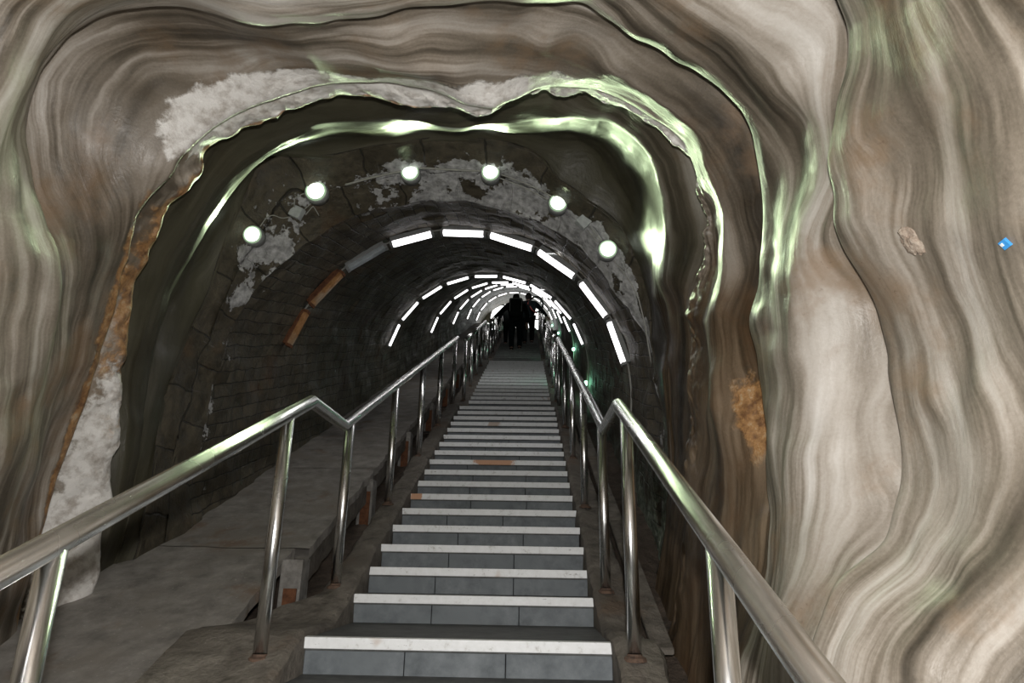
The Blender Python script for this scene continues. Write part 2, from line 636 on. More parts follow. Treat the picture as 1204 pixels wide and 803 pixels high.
# M0 : hollow between fold and first arch lip
seq.append((Ring([(-260, 1000, 2.3), (-60, 700, 2.35), (-40, 500, 2.35), (-30, 300, 2.35), (0, 150, 2.3), (25, 40, 2.25), (90, -25, 2.2), (200, -45, 2.2), (300, -30, 2.15), (400, -25, 2.15),
                  (600, -30, 2.1), (740, -25, 2.15), (850, 20, 2.2), (925, 90, 2.3), (958, 180, 2.35), (948, 250, 2.4), (936, 310, 2.45), (925, 420, 2.5), (930, 520, 2.45), (925, 620, 2.35), (912, 720, 2.2), (890, 850, 2.1)]), 5, None))
# lip 1
seq.append((Ring([(-120, 900, 2.6), (0, 640, 2.75), (30, 520, 2.75), (65, 400, 2.75), (75, 300, 2.7), (48, 230, 2.65), (38, 140, 2.6), (75, 55, 2.55), (120, 20, 2.5), (200, 8, 2.45), (250, 18, 2.4), (300, 33, 2.4),
                  (380, 36, 2.4), (440, 30, 2.4), (520, 18, 2.35), (600, 8, 2.35), (690, 5, 2.4), (740, 40, 2.45), (800, 70, 2.5), (850, 102, 2.55), (880, 150, 2.6), (893, 220, 2.7), (898, 290, 2.8), (886, 380, 2.9),
                  (900, 480, 2.8), (910, 600, 2.6), (900, 690, 2.45), (870, 820, 2.3)]), 2.5, 'L1'))
# bulge between lip 1 and the broken edge
seq.append((Ring([(-60, 900, 3.0), (30, 700, 3.2), (62, 520, 3.15), (95, 400, 3.1), (112, 300, 3.05), (110, 200, 3.0), (130, 120, 2.95), (185, 70, 2.9), (260, 60, 2.85), (380, 72, 2.8), (450, 74, 2.8), (520, 88, 2.8),
                  (600, 75, 2.8), (690, 70, 2.85), (760, 100, 2.9), (815, 140, 2.95), (840, 200, 3.05), (852, 290, 3.15), (850, 380, 3.25), (842, 480, 3.2), (850, 600, 3.05), (848, 700, 2.9), (830, 830, 2.8)]), 5, None))
# lip 1.5 : orange line at left, green rim at top
seq.append((Ring([(10, 800, 3.3), (50, 650, 3.35), (80, 540, 3.35), (104, 460, 3.35), (130, 370, 3.3), (143, 300, 3.25), (150, 252, 3.2), (186, 214, 3.15), (222, 170, 3.15), (260, 135, 3.1), (310, 112, 3.05), (380, 92, 3.0), (440, 86, 3.0), (500, 94, 3.0), (545, 112, 3.0),
                  (580, 118, 3.0), (640, 96, 3.05), (700, 96, 3.1), (765, 125, 3.15), (812, 160, 3.2), (834, 215, 3.25), (842, 290, 3.35), (828, 380, 3.45), (826, 480, 3.5), (826, 580, 3.4), (824, 690, 3.2), (805, 820, 3.1)]), 2, 'L15'))
# lip 2 : broken white edge
seq.append((Ring([(90, 760, 3.75), (116, 680, 3.75), (130, 590, 3.72), (142, 500, 3.7), (146, 430, 3.66), (164, 335, 3.6), (188, 268, 3.55), (236, 205, 3.5), (246, 172, 3.45), (300, 150, 3.35), (370, 123, 3.3), (400, 110, 3.3),
                  (440, 112, 3.25), (470, 127, 3.25), (530, 127, 3.2), (560, 136, 3.2), (577, 131, 3.2), (600, 118, 3.25), (650, 112, 3.3), (700, 117, 3.35), (760, 142, 3.35), (802, 170, 3.35), (822, 212, 3.4), (832, 256, 3.45), (826, 300, 3.55),
                  (808, 370, 3.75), (806, 460, 3.85), (806, 560, 3.8), (802, 650, 3.7), (785, 760, 3.5)]), 1.2, 'L2'))
# ridge in the pocket
seq.append((Ring([(100, 720, 3.95), (140, 620, 4.0), (152, 520, 4.0), (165, 430, 4.05), (190, 340, 4.05), (225, 265, 4.0), (280, 190, 3.95), (370, 145, 3.9), (440, 140, 3.85), (530, 148, 3.8), (600, 140, 3.8), (660, 134, 3.8),
                  (720, 140, 3.8), (762, 172, 3.8), (776, 215, 3.85), (780, 270, 3.95), (778, 330, 4.1), (790, 420, 4.3), (793, 500, 4.3), (790, 590, 4.2), (780, 690, 4.0), (765, 780, 3.9)]), 3, 'Q'))
# second small fold on the right of the pocket
seq.append((Ring([(112, 740, 4.1), (155, 620, 4.15), (166, 520, 4.2), (182, 430, 4.45), (210, 340, 4.7), (250, 262, 4.84), (305, 185, 4.84), (375, 160, 4.84), (440, 158, 4.84), (530, 155, 4.84), (600, 156, 4.84), (655, 160, 4.84),
                  (700, 172, 4.84), (722, 210, 4.84), (745, 250, 4.84), (762, 300, 4.65), (768, 350, 4.5), (778, 440, 4.55), (784, 520, 4.5), (784, 600, 4.4), (772, 690, 4.2), (752, 780, 4.1)]), 3, 'Q2'))
# P : junction with the masonry portal
P_PTS = [(120, 770, 4.15), (165, 650, 4.2), (182, 560, 4.3), (200, 455, 4.6), (222, 397, 4.8), (247, 345, 4.9), (258, 310, 4.95), (285, 245, 5.0), (308, 182, 5.0), (368, 187, 5.0), (392, 186, 5.0), (430, 178, 5.0), (474, 172, 5.0), (530, 166, 5.0),
         (561, 168, 5.0), (636, 187, 5.0), (655, 213, 5.0), (690, 238, 4.95), (722, 262, 4.95), (745, 300, 4.95), (757, 335, 4.95), (765, 400, 4.9), (775, 460, 4.8), (784, 540, 4.7), (782, 610, 4.5), (770, 690, 4.3), (748, 790, 4.2)]
seq.append((Ring(P_PTS), 1.5, None))

deg = np.degrees(TH)


def bumpf(c, wd, x=deg):
    return np.exp(-.5 * ((x - c) / wd) ** 2)


rows_w, rows_d, rowname = [], [], []
tcoord = []
tt = 0
for ring, sm, flag in seq:
    w, d = ring.sample(TH)
    w, d = smooth(w, sm * 1.6), smooth(d, max(sm, 3) * 2)
    rows_w.append(w); rows_d.append(d); rowname.append(flag)
    if flag == 'N':
        amp = .02 + .05 * bumpf(215, 30) + .07 * bumpf(255, 40)
        rows_w.append(w * (1 + amp)); rows_d.append(d + .10); rowname.append('h')
    elif flag == 'L1':
        amp = .015 + .075 * bumpf(120, 28) + .03 * bumpf(160, 20) + .17 * bumpf(228, 24) + .05 * bumpf(290, 20)
        rows_w.append(w * (1 + amp)); rows_d.append(d + .13); rowname.append('h')
    elif flag == 'L15':
        amp = .01 + .07 * bumpf(90, 26) + .05 * bumpf(185, 14)
        rows_w.append(w * (1 + amp)); rows_d.append(d + .10); rowname.append('h')
    elif flag == 'L2':
        amp = .05 + .10 * bumpf(90, 35) + .12 * bumpf(170, 35) + .04 * bumpf(230, 20)
        rows_w.append(w * (1 + amp)); rows_d.append(d + .13); rowname.append('h')
    elif flag == 'Q':
        amp = .10 * bumpf(225, 22)
        rows_w.append(w * (1 + amp)); rows_d.append(d + .15); rowname.append('h')
W_ = np.array(rows_w); D_ = np.array(rows_d)
K = len(W_)
# resample between rings: Catmull-Rom in both w and D
sub = []
for k in range(K - 1):
    gap = abs(D_[k + 1] - D_[k]).mean()
    sub.append(int(np.clip(gap / .012, 12, 46)))
Wf, Df, Kf = [], [], []
for k in range(K - 1):
    p0, p1, p2, p3 = max(k - 1, 0), k, k + 1, min(k + 2, K - 1)
    for j in range(sub[k]):
        t = j / sub[k]
        def cr(A):
            gp = (D_[p2] - D_[p1])
            m1 = (A[p2] - A[p0]) * .5
            m2 = (A[p3] - A[p1]) * .5
            # limit tangents so that short hidden rings do not overshoot
            lim = np.abs(A[p2] - A[p1]) * 1.6 + .02
            m1 = np.clip(m1, -lim, lim); m2 = np.clip(m2, -lim, lim)
            h00 = 2 * t ** 3 - 3 * t * t + 1; h10 = t ** 3 - 2 * t * t + t; h01 = -2 * t ** 3 + 3 * t * t; h11 = t ** 3 - t * t
            return h00 * A[p1] + h10 * m1 + h01 * A[p2] + h11 * m2
        Wf.append(cr(W_)); Df.append(cr(D_)); Kf.append(k + t)
Wf.append(W_[-1]); Df.append(D_[-1]); Kf.append(K - 1.0)
Wf, Df, Kf = np.array(Wf), np.array(Df), np.array(Kf)
Kg = Kf[:, None] + 0 * Wf
sx, sz = -np.sin(TH)[None], -np.cos(TH)[None]         # left = -x ; 0 = down


def place(W, D):
    return CAM + D[..., None] * VPd + (W * sx)[..., None] * rt + (W * sz)[..., None] * up


CG = place(Wf, Df)
# relief: folded ribs running round the tunnel (fine along its axis) + soft lumps
iL2 = rowname.index('L2'); iL15 = rowname.index('L15'); iL1 = rowname.index('L1'); iN = rowname.index('N')
iQ = rowname.index('Q')
warp = np.stack([noise(CG * 1.3, 21), noise(CG * 1.3, 22), noise(CG * 1.3, 23)], -1)
Qp = CG + warp * .22
strata = np.interp(Kg, np.arange(K), np.maximum.accumulate(D_.mean(axis=1) + np.arange(K) * .004))
Qp = np.stack([CG[..., 0], strata, CG[..., 2]], -1) + warp * .10
ribs = fbm(Qp * np.array([.9, 4.2, .9]), 2, 31)
fine = fbm(Qp * np.array([2.0, 15.0, 2.0]), 2, 41)
lump = fbm(CG * 2.4, 3, 51)
edge = np.exp(-((Kg - iL2) / .55) ** 2)
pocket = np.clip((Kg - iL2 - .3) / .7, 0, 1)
endf = np.clip((K - 1 - Kg) / 1.0, 0, 1)
amp = (.026 * ribs + .004 * fine + .034 * lump) * (1 - .45 * edge) * (1 - .35 * pocket) * (.25 + .75 * endf)
crumble = fbm(CG * 26, 3, 61)
amp = amp + edge * .010 * crumble + edge * .022 * fbm(CG * 9, 2, 71)
Wf2 = Wf + amp
CG = place(Wf2, Df + edge * .015 * crumble)
dg = deg[None] + 0 * Kg
# colour attributes (what the surface is made of; pocket also holds painted shade where flash weakens)
left = 1 / (1 + np.exp((dg - 128) / 5))
topm = np.exp(-.5 * ((dg - 178) / 42) ** 2)
crust = np.clip((Kg - iL15 + .85) / .6, 0, 1) * np.clip((iL2 + .25 - Kg) / .3, 0, 1) * np.clip((dg - 103) / 14, 0, 1) * np.clip((204 - dg) / 12, 0, 1) * .95
crust = np.maximum(crust, np.exp(-.5 * ((Kg - iL2 + .6) / .7) ** 2) * bumpf(220, 20, dg) * .9)
crust = np.maximum(crust, np.exp(-.5 * ((Kg - iL2 + .3) / .55) ** 2) * bumpf(62, 16, dg) * .85)
rust = np.exp(-.5 * ((Kg - iL2 - .02) / .16) ** 2) * bumpf(128, 22, dg) * 1.0 + np.exp(-.5 * ((Kg - iL2 + .15) / .5) ** 2) * bumpf(88, 14, dg) * .75 + np.exp(-.5 * ((Kg - iL15 + .1) / .22) ** 2) * (bumpf(78, 20, dg) * .9)
rust = np.maximum(rust, np.exp(-.5 * ((Kg - iL1 - 1.3) / .35) ** 2) * bumpf(300, 7, dg) * .85)
rust = rust * np.clip(1.4 - pocket * 3, 0, 1)
crust = crust * np.clip(1.4 - pocket * 3, 0, 1)
brown = np.clip((Kg - iL1 - .2) / .8, 0, 1) * (.42 + .55 * np.clip((dg - 262) / 20, 0, 1)) + bumpf(95, 22, dg) * np.clip((iL1 - Kg + 1.2) / 1, 0, 1) * .35
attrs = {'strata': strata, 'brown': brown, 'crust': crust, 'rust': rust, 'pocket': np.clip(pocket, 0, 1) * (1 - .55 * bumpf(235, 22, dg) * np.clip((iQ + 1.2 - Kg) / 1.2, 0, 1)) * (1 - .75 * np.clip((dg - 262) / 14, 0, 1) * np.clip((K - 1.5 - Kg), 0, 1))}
c1 = int(np.searchsorted(deg, 138)); c2 = int(np.searchsorted(deg, 228))
caves = []
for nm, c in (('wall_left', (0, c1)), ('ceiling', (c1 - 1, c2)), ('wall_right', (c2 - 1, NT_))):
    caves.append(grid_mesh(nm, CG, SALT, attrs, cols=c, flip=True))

# ------------------------------------------------------------------ portal face between salt and lining
prow = CG[-1]
ccx, ccz = vc(.95)
pang = np.arctan2(-(prow[:, 0] - ccx), -(prow[:, 2] - ccz)) % (2 * PI)    # 0 down, 90 left
order = np.argsort(pang)
pa, pp = pang[order], prow[order]
inner = VGRID[0]
iang = np.arctan2(-(inner[:, 0] - ccx), -(inner[:, 2] - ccz)) % (2 * PI)
outer = np.stack([np.interp(iang, pa, pp[:, k]) for k in range(3)], -1)
NPR = 46
tq = np.linspace(-.06, 1, NPR)[:, None, None]
PG = outer[None] * (1 - tq) + inner[None] * tq
arc_p = arc[None] + 0 * tq[..., 0]
rr = tq[..., 0] * .5 + 0 * arc_p
st = _hash(np.floor(arc_p / .26).astype(np.int64), np.floor(rr / .24).astype(np.int64), 2, 9)
relief = .030 * st + .04 * fbm(PG * 4.0, 4, 77)
fade = np.clip((1 - tq[..., 0]) / .12, 0, 1) * np.clip((tq[..., 0] + .06) / .1, 0, 1)
PG[..., 1] -= relief * fade
PG[..., 0] += .02 * noise(PG * 7, 88) * fade
UVp = np.stack([arc_p, rr + .03], -1)
adeg = np.degrees(iang)[None] + 0 * arc_p
plp = (np.clip(bumpf(128, 14, adeg) * .95 + bumpf(172, 12, adeg) * .55 + bumpf(205, 26, adeg) * .95 + bumpf(238, 16, adeg) * .8 + bumpf(268, 12, adeg) * .62, 0, 1) * .74 + .02) * np.clip(tq[..., 0] * 2.2, 0, 1)
mosp = bumpf(288, 20, adeg) * .75
po = grid_mesh('wall_portal', PG, PORTM, {'plaster': plp, 'moss': mosp})
add_uv(po, UVp, (0, NV))


# rays against what has been built
def bvh_of(objs):
    vs, fs = [], []
    for o in objs:
        base = len(vs)
        vs += [v.co.copy() for v in o.data.vertices]
        fs += [[base + i for i in p.vertices] for p in o.data.polygons]
    return BVHTree.FromPolygons(vs, fs)


BV = bvh_of([po] + vaults)


def hit(u, v, tree=None):
    d = Vector(ray(u, v)).normalized()
    loc, nrm, _, _ = (tree or BV).ray_cast(Vector(CAM), d)
    if loc is None: return Vector(on_y(u, v, 1.0)), Vector((0, -1, 0))
    if nrm.dot(d) > 0: nrm = -nrm
    return loc, nrm


# ------------------------------------------------------------------ floors
def nz(y):
    """height of the nosing line at y"""
    y = np.asarray(y, float)
    yy = [-5.5, -.8131, -.3252, 0, 5.2032, 5.4622, 10.0150, 10.465, 21.2, 25.3]
    z5 = 16 * RI
    z3 = 4.2625
    zz = [-RI + S * (-5.5 + .8131), -RI, -RI, 0, z5, z5 + RI * .2, z3, z3 + .0, z3 + (21.2 - 10.465) * S, z3 + (21.2 - 10.465) * S]
    return np.interp(y, yy, zz)


yy = np.linspace(-5.5, 25.3, 500)
xx = np.linspace(-2.75, 1.95, 90)
FX, FY = np.meshgrid(xx, yy)
FZ = nz(FY) - .44 + np.clip((FX - .80) / .12, 0, 1) * .26
FG = np.stack([FX, FY, FZ], -1)
FG[..., 2] += .03 * fbm(FG * 4, 4, 5)
grid_mesh('floor', FG, GROUND, kind='structure', flip=True)

# ramp of concrete slabs on the left, laid panel by panel
EDGE_L, EDGE_R = -2.32, -1.20


def slab_z(y): return S * y - .02


def sloped_box(bm, x0, x1, y0, y1, zt, th, bev=.006, seg=1):
    """box whose top follows the slope between y0 and y1"""
    vs = []
    for y in (y0, y1):
        for x in (x0, x1):
            for z in (zt(y), zt(y) - th):
                vs.append(bm.verts.new((x, y, z)))
    a, b, c, d, e, f, g_, h = vs
    fs = [(a, c, g_, e), (b, f, h, d), (a, b, d, c), (e, g_, h, f), (a, e, f, b), (c, d, h, g_)]
    for q in fs: bm.faces.new(q)
    if bev:
        es = {ed for v in vs for ed in v.link_edges}
        bmesh.ops.bevel(bm, geom=list(es), offset=bev, segments=2, affect='EDGES')


cuts = [-5.2, .62, 2.35, 2.85, 4.6, 6.3, 8.2, 10.4, 12.6, 15.0, 17.6, 20.4, 23.0]
for i in range(len(cuts) - 1):
    y0, y1 = cuts[i], cuts[i + 1]
    ny = max(6, int((y1 - y0) / .04))
    gy = np.linspace(y0 + .0015, y1 - .0015, ny)
    gx = np.linspace(EDGE_L, EDGE_R + (.09 if y0 > .5 else 0), 40)
    X, Y = np.meshgrid(gx, gy)
    Z = slab_z(Y) + .002 * ((i * 7) % 3 - 1)
    T = np.stack([X, Y, Z], -1)
    T[..., 2] += .004 * fbm(T * 5, 3, 9)
    jag = .012 * fbm(np.stack([Y * 9, 0 * Y, 0 * Y], -1), 3, 12)
    T[:, -1, 0] += jag[:, -1]
    B = T.copy(); B[..., 2] -= .065
    full = np.concatenate([T, B[:, ::-1]], 1)
    full = np.concatenate([full, full[:, :1]], 1)
    o = grid_mesh('floor_ramp_slab', full, SLABM, kind='structure', normals=False)
    for p in o.data.polygons: p.use_smooth = False

# pale block supports with rusty iron plates under the slab edge
sup_y = [.45, 2.2, 3.95, 5.7, 7.45, 9.2, 10.9]
for i, y in enumerate(sup_y):
    nm = 'support_block'
    lab = ['pale chipped concrete block with broad rusty iron plate, nearest one under the ramp edge', 'second nearest pale chipped block carrying the edge of the concrete ramp',
           'third nearest pale block under the ramp edge, behind the tall rail posts', 'fourth nearest block under the edge of the concrete ramp',
           'block under the ramp edge just before the first handrail ends', 'block under the ramp edge where the second handrail begins', 'farthest block under the ramp edge beside the second handrail'][i]
    t = empty(nm, (EDGE_R - .03, y, slab_z(y) - .50), lab, 'concrete block', 'blocks under the ramp edge')
    bm = bmesh.new()
    box(bm, (EDGE_R + .0, y - .07, slab_z(y) - .46), (EDGE_R + .135, y + .09, slab_z(y) - .055 + (.06 if i == 0 else 0)), .012)
    for v in bm.verts: v.co += Vector([.006 * float(noise(np.array(v.co) * 30, k)) for k in range(3)])
    finish(bm, 'block', PALE, t)
    bm = bmesh.new()
    box(bm, (EDGE_R + .035, y - .083, slab_z(y) - .46), (EDGE_R + .115, y - .066, slab_z(y) - .16), .003)
    finish(bm, 'iron_plate', RUSTM, t)['label'] = 'rusty brown plate'
# side boards (fascia) of the ramp between blocks
for i in range(len(sup_y) - 1):
    y0, y1 = sup_y[i] + .11, sup_y[i + 1] - .09
    bm = bmesh.new()
    sloped_box(bm, EDGE_R + .035, EDGE_R + .08, y0, y1, lambda y: slab_z(y) - .068, .17, .006)
    bmesh.ops.subdivide_edges(bm, edges=[e for e in bm.edges if e.calc_length() > .5], cuts=14)
    for v in bm.verts: v.co += Vector([.008 * float(noise(np.array(v.co) * 9, k)) for k in range(3)])
    o = finish(bm, 'trim_%d' % (i + 5), CONC)
    o['kind'] = 'structure'


# curbs
def curb(name, prof_fn, ys_, mat=CONC, amp=.012, seed=0):
    """prof_fn(y) -> list of (x, z) points across"""
    A = []
    for y in ys_:
        A.append([(x, y, z) for x, z in prof_fn(y)])
    A = np.array(A)
    n = fbm(A * 7, 3, seed)
    n2 = fbm(A * 7 + 40, 3, seed)
    A[..., 2] += amp * n
    A[..., 0] += amp * n2
    return grid_mesh(name, A, mat, normals=True)


def dens(pts, n=5):
    o = []
    for a, b in zip(pts[:-1], pts[1:]):
        for k in range(n): o.append((a[0] + (b[0] - a[0]) * k / n, a[1] + (b[1] - a[1]) * k / n))
    o.append(pts[-1])
    return o


def half_w(y):
    # left edge, right edge of the stairs
    if y < 5.33: return -.65, .65
    if y < 10.2: return -.548, .602
    return -.512, .572


def left_curb(y):
    l, r = half_w(y)
    l0 = l + .002
    z = float(nz(y))
    o = -.835 if y > .0 else -.835 - min(1, -y / .40) * .36
    return dens([(l0, z - .35), (l0, z + .015), (l0 - .03, z + .035), (o + .03, z + .02), (o, z - .02), (o - .02, z - .5)], 4)


def right_curb(y):
    l, r = half_w(y)
    r0 = r - .002
    z = float(nz(y))
    return dens([(.87, z - .5), (.85, z - .03), (.83, z + .005), (r0 + .03, z + .03), (r0, z + .01), (r0, z - .35)], 4)


cy = np.unique(np.concatenate([np.linspace(-5.2, 24, 560), [5.3299, 5.3301, 10.1999, 10.2001]]))
curb('trim_1', left_curb, cy, seed=3)
curb('trim_2', right_curb, cy, seed=4)
bm = bmesh.new()
for i, (a, b) in enumerate([(-4.5, -1.35), (-1.34, -.42), (-.41, 1.2), (1.21, 3.4), (3.41, 6.0)]):
    sloped_box(bm, .885, .985, a, b, lambda y: float(S * y - (.0 if a > -.9 else .205)) - .02 + .0, .03, .004)
o = finish(bm, 'trim_3', CONC)
o['kind'] = 'structure'

# ------------------------------------------------------------------ the stairs
stair = empty('staircase', (0, -.8, -.4), 'long straight staircase of slate-blue risers with white nosing strips climbing the tunnel', 'stairs')


def add_step(y, z, x0, x1, back, nose=True, joints=(.35, .7), riser_h=RI):
    base = bpy.data.objects.new('step', None)
    base.location = (0, y - stair.location.y, z - stair.location.z)
    base.parent = stair
    COL.objects.link(base)
    off = Vector((0, y, z))

    def fin(bm, name, m):
        bmesh.ops.translate(bm, verts=bm.verts, vec=-off)
        bmesh.ops.recalc_face_normals(bm, faces=bm.faces)
        me = bpy.data.meshes.new(name)
        bm.to_mesh(me); bm.free()
        me.materials.append(m)
        o = bpy.data.objects.new(name, me)
        COL.objects.link(o)
        o.parent = base
        return o
    bm = bmesh.new()
    box(bm, (x0, y + .012, z - .05), (x1, y + back + .03, z - .003), .003)
    fin(bm, 'tread', TREAD)
    bm = bmesh.new()
    js = [0] + list(joints) + [1]
    for a, b in zip(js[:-1], js[1:]):
        box(bm, (x0 + (x1 - x0) * a + .0015, y + .014, z - riser_h - .01), (x0 + (x1 - x0) * b - .0015, y + .034, z - .038), .004)
    fin(bm, 'riser', TILE)
    bm = bmesh.new()
    if nose:
        box(bm, (x0 - .004, y, z - .041), (x1 + .004, y + .012, z), .003)
        box(bm, (x0 - .004, y, z - .004), (x1 + .004, y + .048, z + .004), .002)
        fin(bm, 'nosing', NOSE)
    else:
        box(bm, (x0, y, z - .030), (x1, y + .012, z), .002)
        fin(bm, 'nosing', NOSE2)


rnd = random.Random(3)


def jn():
    a = .2 + .2 * rnd.random()
    return (a, a + .32 + .05 * rnd.random())


y0, z0 = -.8131, -RI
for k in range(7, 0, -1):
    add_step(y0 - GO * k, z0 - RI * k, -.65, .65, GO, joints=jn())
add_step(y0, z0, -.65, .65, .8131, joints=jn())
for i in range(17):
    add_step(GO * i, RI * i, -.65, .65, GO if i < 16 else .259, joints=jn())
yb, zb = 16 * GO + .259, 17 * RI
for i in range(15):
    add_step(yb + GO * i, zb + RI * i, -.548, .602, GO if i < 14 else .45, joints=jn())
yc, zc_ = yb + 14 * GO + .45, zb + 15 * RI
n3 = 32
for i in range(n3):
    add_step(yc + GO * i, zc_ + RI * i, -.512, .572, GO, nose=False, joints=(.5,))
YT, ZT = yc + GO * n3, zc_ + RI * (n3)
bm = bmesh.new()
box(bm, (-2.2, YT - .06, ZT - RI - .12), (1.6, 25.2, ZT - RI + .006), .005)
o = finish(bm, 'floor_landing', TREAD)
o['kind'] = 'structure'


# ------------------------------------------------------------------ handrails
def handrail(label, x, pts, posts, base_h=.02, rad=.031, prad=.0285, bent=True):
    """pts: (y,z) polyline of the rail centre; posts: list of y"""
    r = empty('handrail', (x, pts[0][0], pts[0][1] - .95), label, 'handrail', 'stainless steel handrails along the stairs')
    bm = bmesh.new()
    tube(bm, [(x, a, b) for a, b in pts], rad, 20)
    finish(bm, 'rail', STEEL, r, True)
    P_y = [p[0] for p in pts]; P_z = [p[1] for p in pts]
    for y in posts:
        zt = float(np.interp(y, P_y, P_z)) - rad * .5
        zb_ = float(nz(y)) + base_h
        e = bmesh.new()
        tube(e, [(x, y, zb_ - .03), (x, y, zt)], prad, 18)
        p = finish(e, 'post', STEEL, r, True)
        e = bmesh.new()
        lathe(e, [(0, -.01), (prad * 1.7, -.01), (prad * 1.55, .004), (prad * 1.1, .010), (prad * 1.03, .018)], (x, y, zb_), (0, 0, 1), 20)
        bmesh.ops.translate(e, verts=e.verts, vec=Vector((0, 0, 0)))
        me = bpy.data.meshes.new('base_flange')
        bmesh.ops.translate(e, verts=e.verts, vec=-Vector(r.location))
        e.to_mesh(me); e.free()
        me.materials.append(BASEM)
        f = bpy.data.objects.new('base_flange', me)
        f['label'] = 'rusty base ring'
        f.parent = p
        COL.objects.link(f)
    return r


LH = 1.205
UH = .945
yl = -.70
zl = S * yl + LH
yu = (zl - UH) / S
for side, x, lab in ((0, -.765, 'nearest left handrail with a kink over the landing, running off the left edge'), (1, .72, 'nearest right handrail with a kink over the landing, running off the bottom edge')):
    ytop = 5.62
    handrail(lab, x, [(-4.35, S * -4.35 + LH), (yl, zl), (yu, zl), (ytop, S * ytop + UH)],
             [-3.75, -2.36 if side == 0 else -2.30, -1.0 if side == 0 else -.95, .04, 1.33, 2.63, 3.93, 5.36])
for side, x, lab in ((0, -.665, 'second left handrail up the tunnel, starting where the nearest one ends'), (1, .70, 'second right handrail up the tunnel, starting where the nearest one ends')):
    a, b = 5.78, 10.25
    handrail(lab, x, [(a, S * a + .90), (b, S * b + .90)], [5.86, 6.95, 8.05, 9.15, 10.15])
for side, x, lab in ((0, -.64, 'third left handrail beside the dark upper steps'), (1, .685, 'third right handrail beside the dark upper steps')):
    a, b = 10.5, 15.6
    handrail(lab, x, [(a, S * a + .80), (b, S * b + .80)], [10.58, 11.8, 13.05, 14.3, 15.5])
for side, x, lab in ((0, -.64, 'farthest left handrail climbing to the bright end window'), (1, .685, 'farthest right handrail climbing to the bright end window')):
    a, b = 15.9, 21.0
    handrail(lab, x, [(a, S * a + .80), (b, S * b + .80)], [15.98, 17.2, 18.45, 19.7, 20.9])

# ------------------------------------------------------------------ round bulkhead lamps on the portal
lamp_px = [(299, 278, .056), (373, 227, .066), (483, 205, .057), (577, 205, .057), (656, 241, .057), (714, 295, .057)]
lamp_lab = ['lowest round lamp on the left of the portal arch', 'largest round lamp, second from left on the portal arch',
            'round lamp just left of the crown of the portal arch', 'round lamp just right of the crown of the portal arch',
            'round lamp on the right of the arch, above the right junction box', 'lowest round lamp on the right of the portal arch']
LAMP_POS = []
for (u, v, r), lab in zip(lamp_px, lamp_lab):
    loc, nrm = hit(u, v)
    ax = Vector((.05 * (600 - u) / 200, -1, .12 - .28)).normalized()
    loc = loc + ax * .01
    e = empty('bulkhead_lamp', loc, lab, 'wall lamp', 'round lamps around the portal arch')
    bm = bmesh.new()
    lathe(bm, [(0, -.05), (r * 1.35, -.05), (r * 1.40, .015), (r * 1.28, .03), (r * 1.15, .033), (r * 1.15, .02), (0, .02)], loc, ax)
    finish(bm, 'housing', GREYM, e, True)
    bm = bmesh.new()
    lathe(bm, [(r * 1.17, .022), (r * 1.2, .040), (r * 1.08, .048), (r * .95, .040), (r * .95, .025)], loc, ax)
    finish(bm, 'rim', GLASSR, e, True)['label'] = 'greenish glass rim'
    bm = bmesh.new()
    lathe(bm, [(r * .96, .022), (r * .93, .045), (r * .75, .062), (r * .4, .072), (0, .075)], loc, ax)
    finish(bm, 'lens', LENS, e, True)['label'] = 'lit glass lens'
    LAMP_POS.append((loc + ax * .10, r))


def stick(px_list, lift=.012, sub=6):
    """polyline lying on the built masonry, traced between points"""
    pts = []
    for (a, b), (c, d) in zip(px_list[:-1], px_list[1:]):
        for k in range(sub):
            t = k / sub
            l, n = hit(a + (c - a) * t, b + (d - b) * t)
            pts.append(l + n * lift)
    l, n = hit(*px_list[-1])
    pts.append(l + n * lift)
    sm = [pts[0]] + [(pts[i - 1] + pts[i] * 2 + pts[i + 1]) / 4 for i in range(1, len(pts) - 1)] + [pts[-1]]
    return sm


def cable(name, label, cat, lists, rad=.006, mat=None, group=None):
    bm = bmesh.new()
    for L in lists: tube(bm, stick(L), rad, 8)
    o = finish(bm, name, mat or CABLE, None, True)
    tag(o, label, cat, group)
    return o


for (u, v, rot, lab) in ((350, 251, .45, 'small pale grey junction box between the two left lamps'), (686, 262, -.75, 'small pale grey junction box between the two right lamps')):
    loc, nrm = hit(u, v)
    e = empty('junction_box', loc, lab, 'junction box', 'junction boxes on the portal')
    R = Matrix.Translation(loc + Vector((0, -.015, 0))) @ Matrix.Rotation(rot, 4, 'Y') @ Matrix.Rotation(.15, 4, 'X')
    s_ = .045
    bm = bmesh.new(); box(bm, (-s_, -.03, -s_), (s_, .03, s_), .005, R)
    finish(bm, 'housing', BOXM, e)
    bm = bmesh.new(); box(bm, (-s_ * .96, -.036, -s_ * .96), (s_ * .96, -.029, s_ * .96), .003, R)
    finish(bm, 'lid', BOXM, e)
cable('lamp_cable', 'thin looping cable from the lowest left lamp to the left junction box', 'cable', [[(305, 266), (312, 256), (320, 252), (332, 256), (342, 254)]], .004)
cable('lamp_cable', 'short twin cables between the left junction box and the largest lamp', 'cable', [[(346, 243), (346, 233), (354, 228), (362, 226)], [(357, 246), (366, 238)], [(359, 252), (368, 241), (375, 253)]], .004)
cable('conduit', 'straight pale conduit from the largest lamp to the lamp left of the crown', 'conduit', [[(406, 216), (435, 208), (472, 200)]], .008)
cable('conduit', 'pale conduit between the two lamps at the crown of the arch', 'conduit', [[(494, 196), (525, 198), (566, 200)]], .008)
cable('conduit', 'twin pale conduits from the crown lamp down to the right lamp', 'conduit', [[(588, 208), (615, 218), (646, 234)], [(590, 204), (618, 214), (650, 230)]], .005)
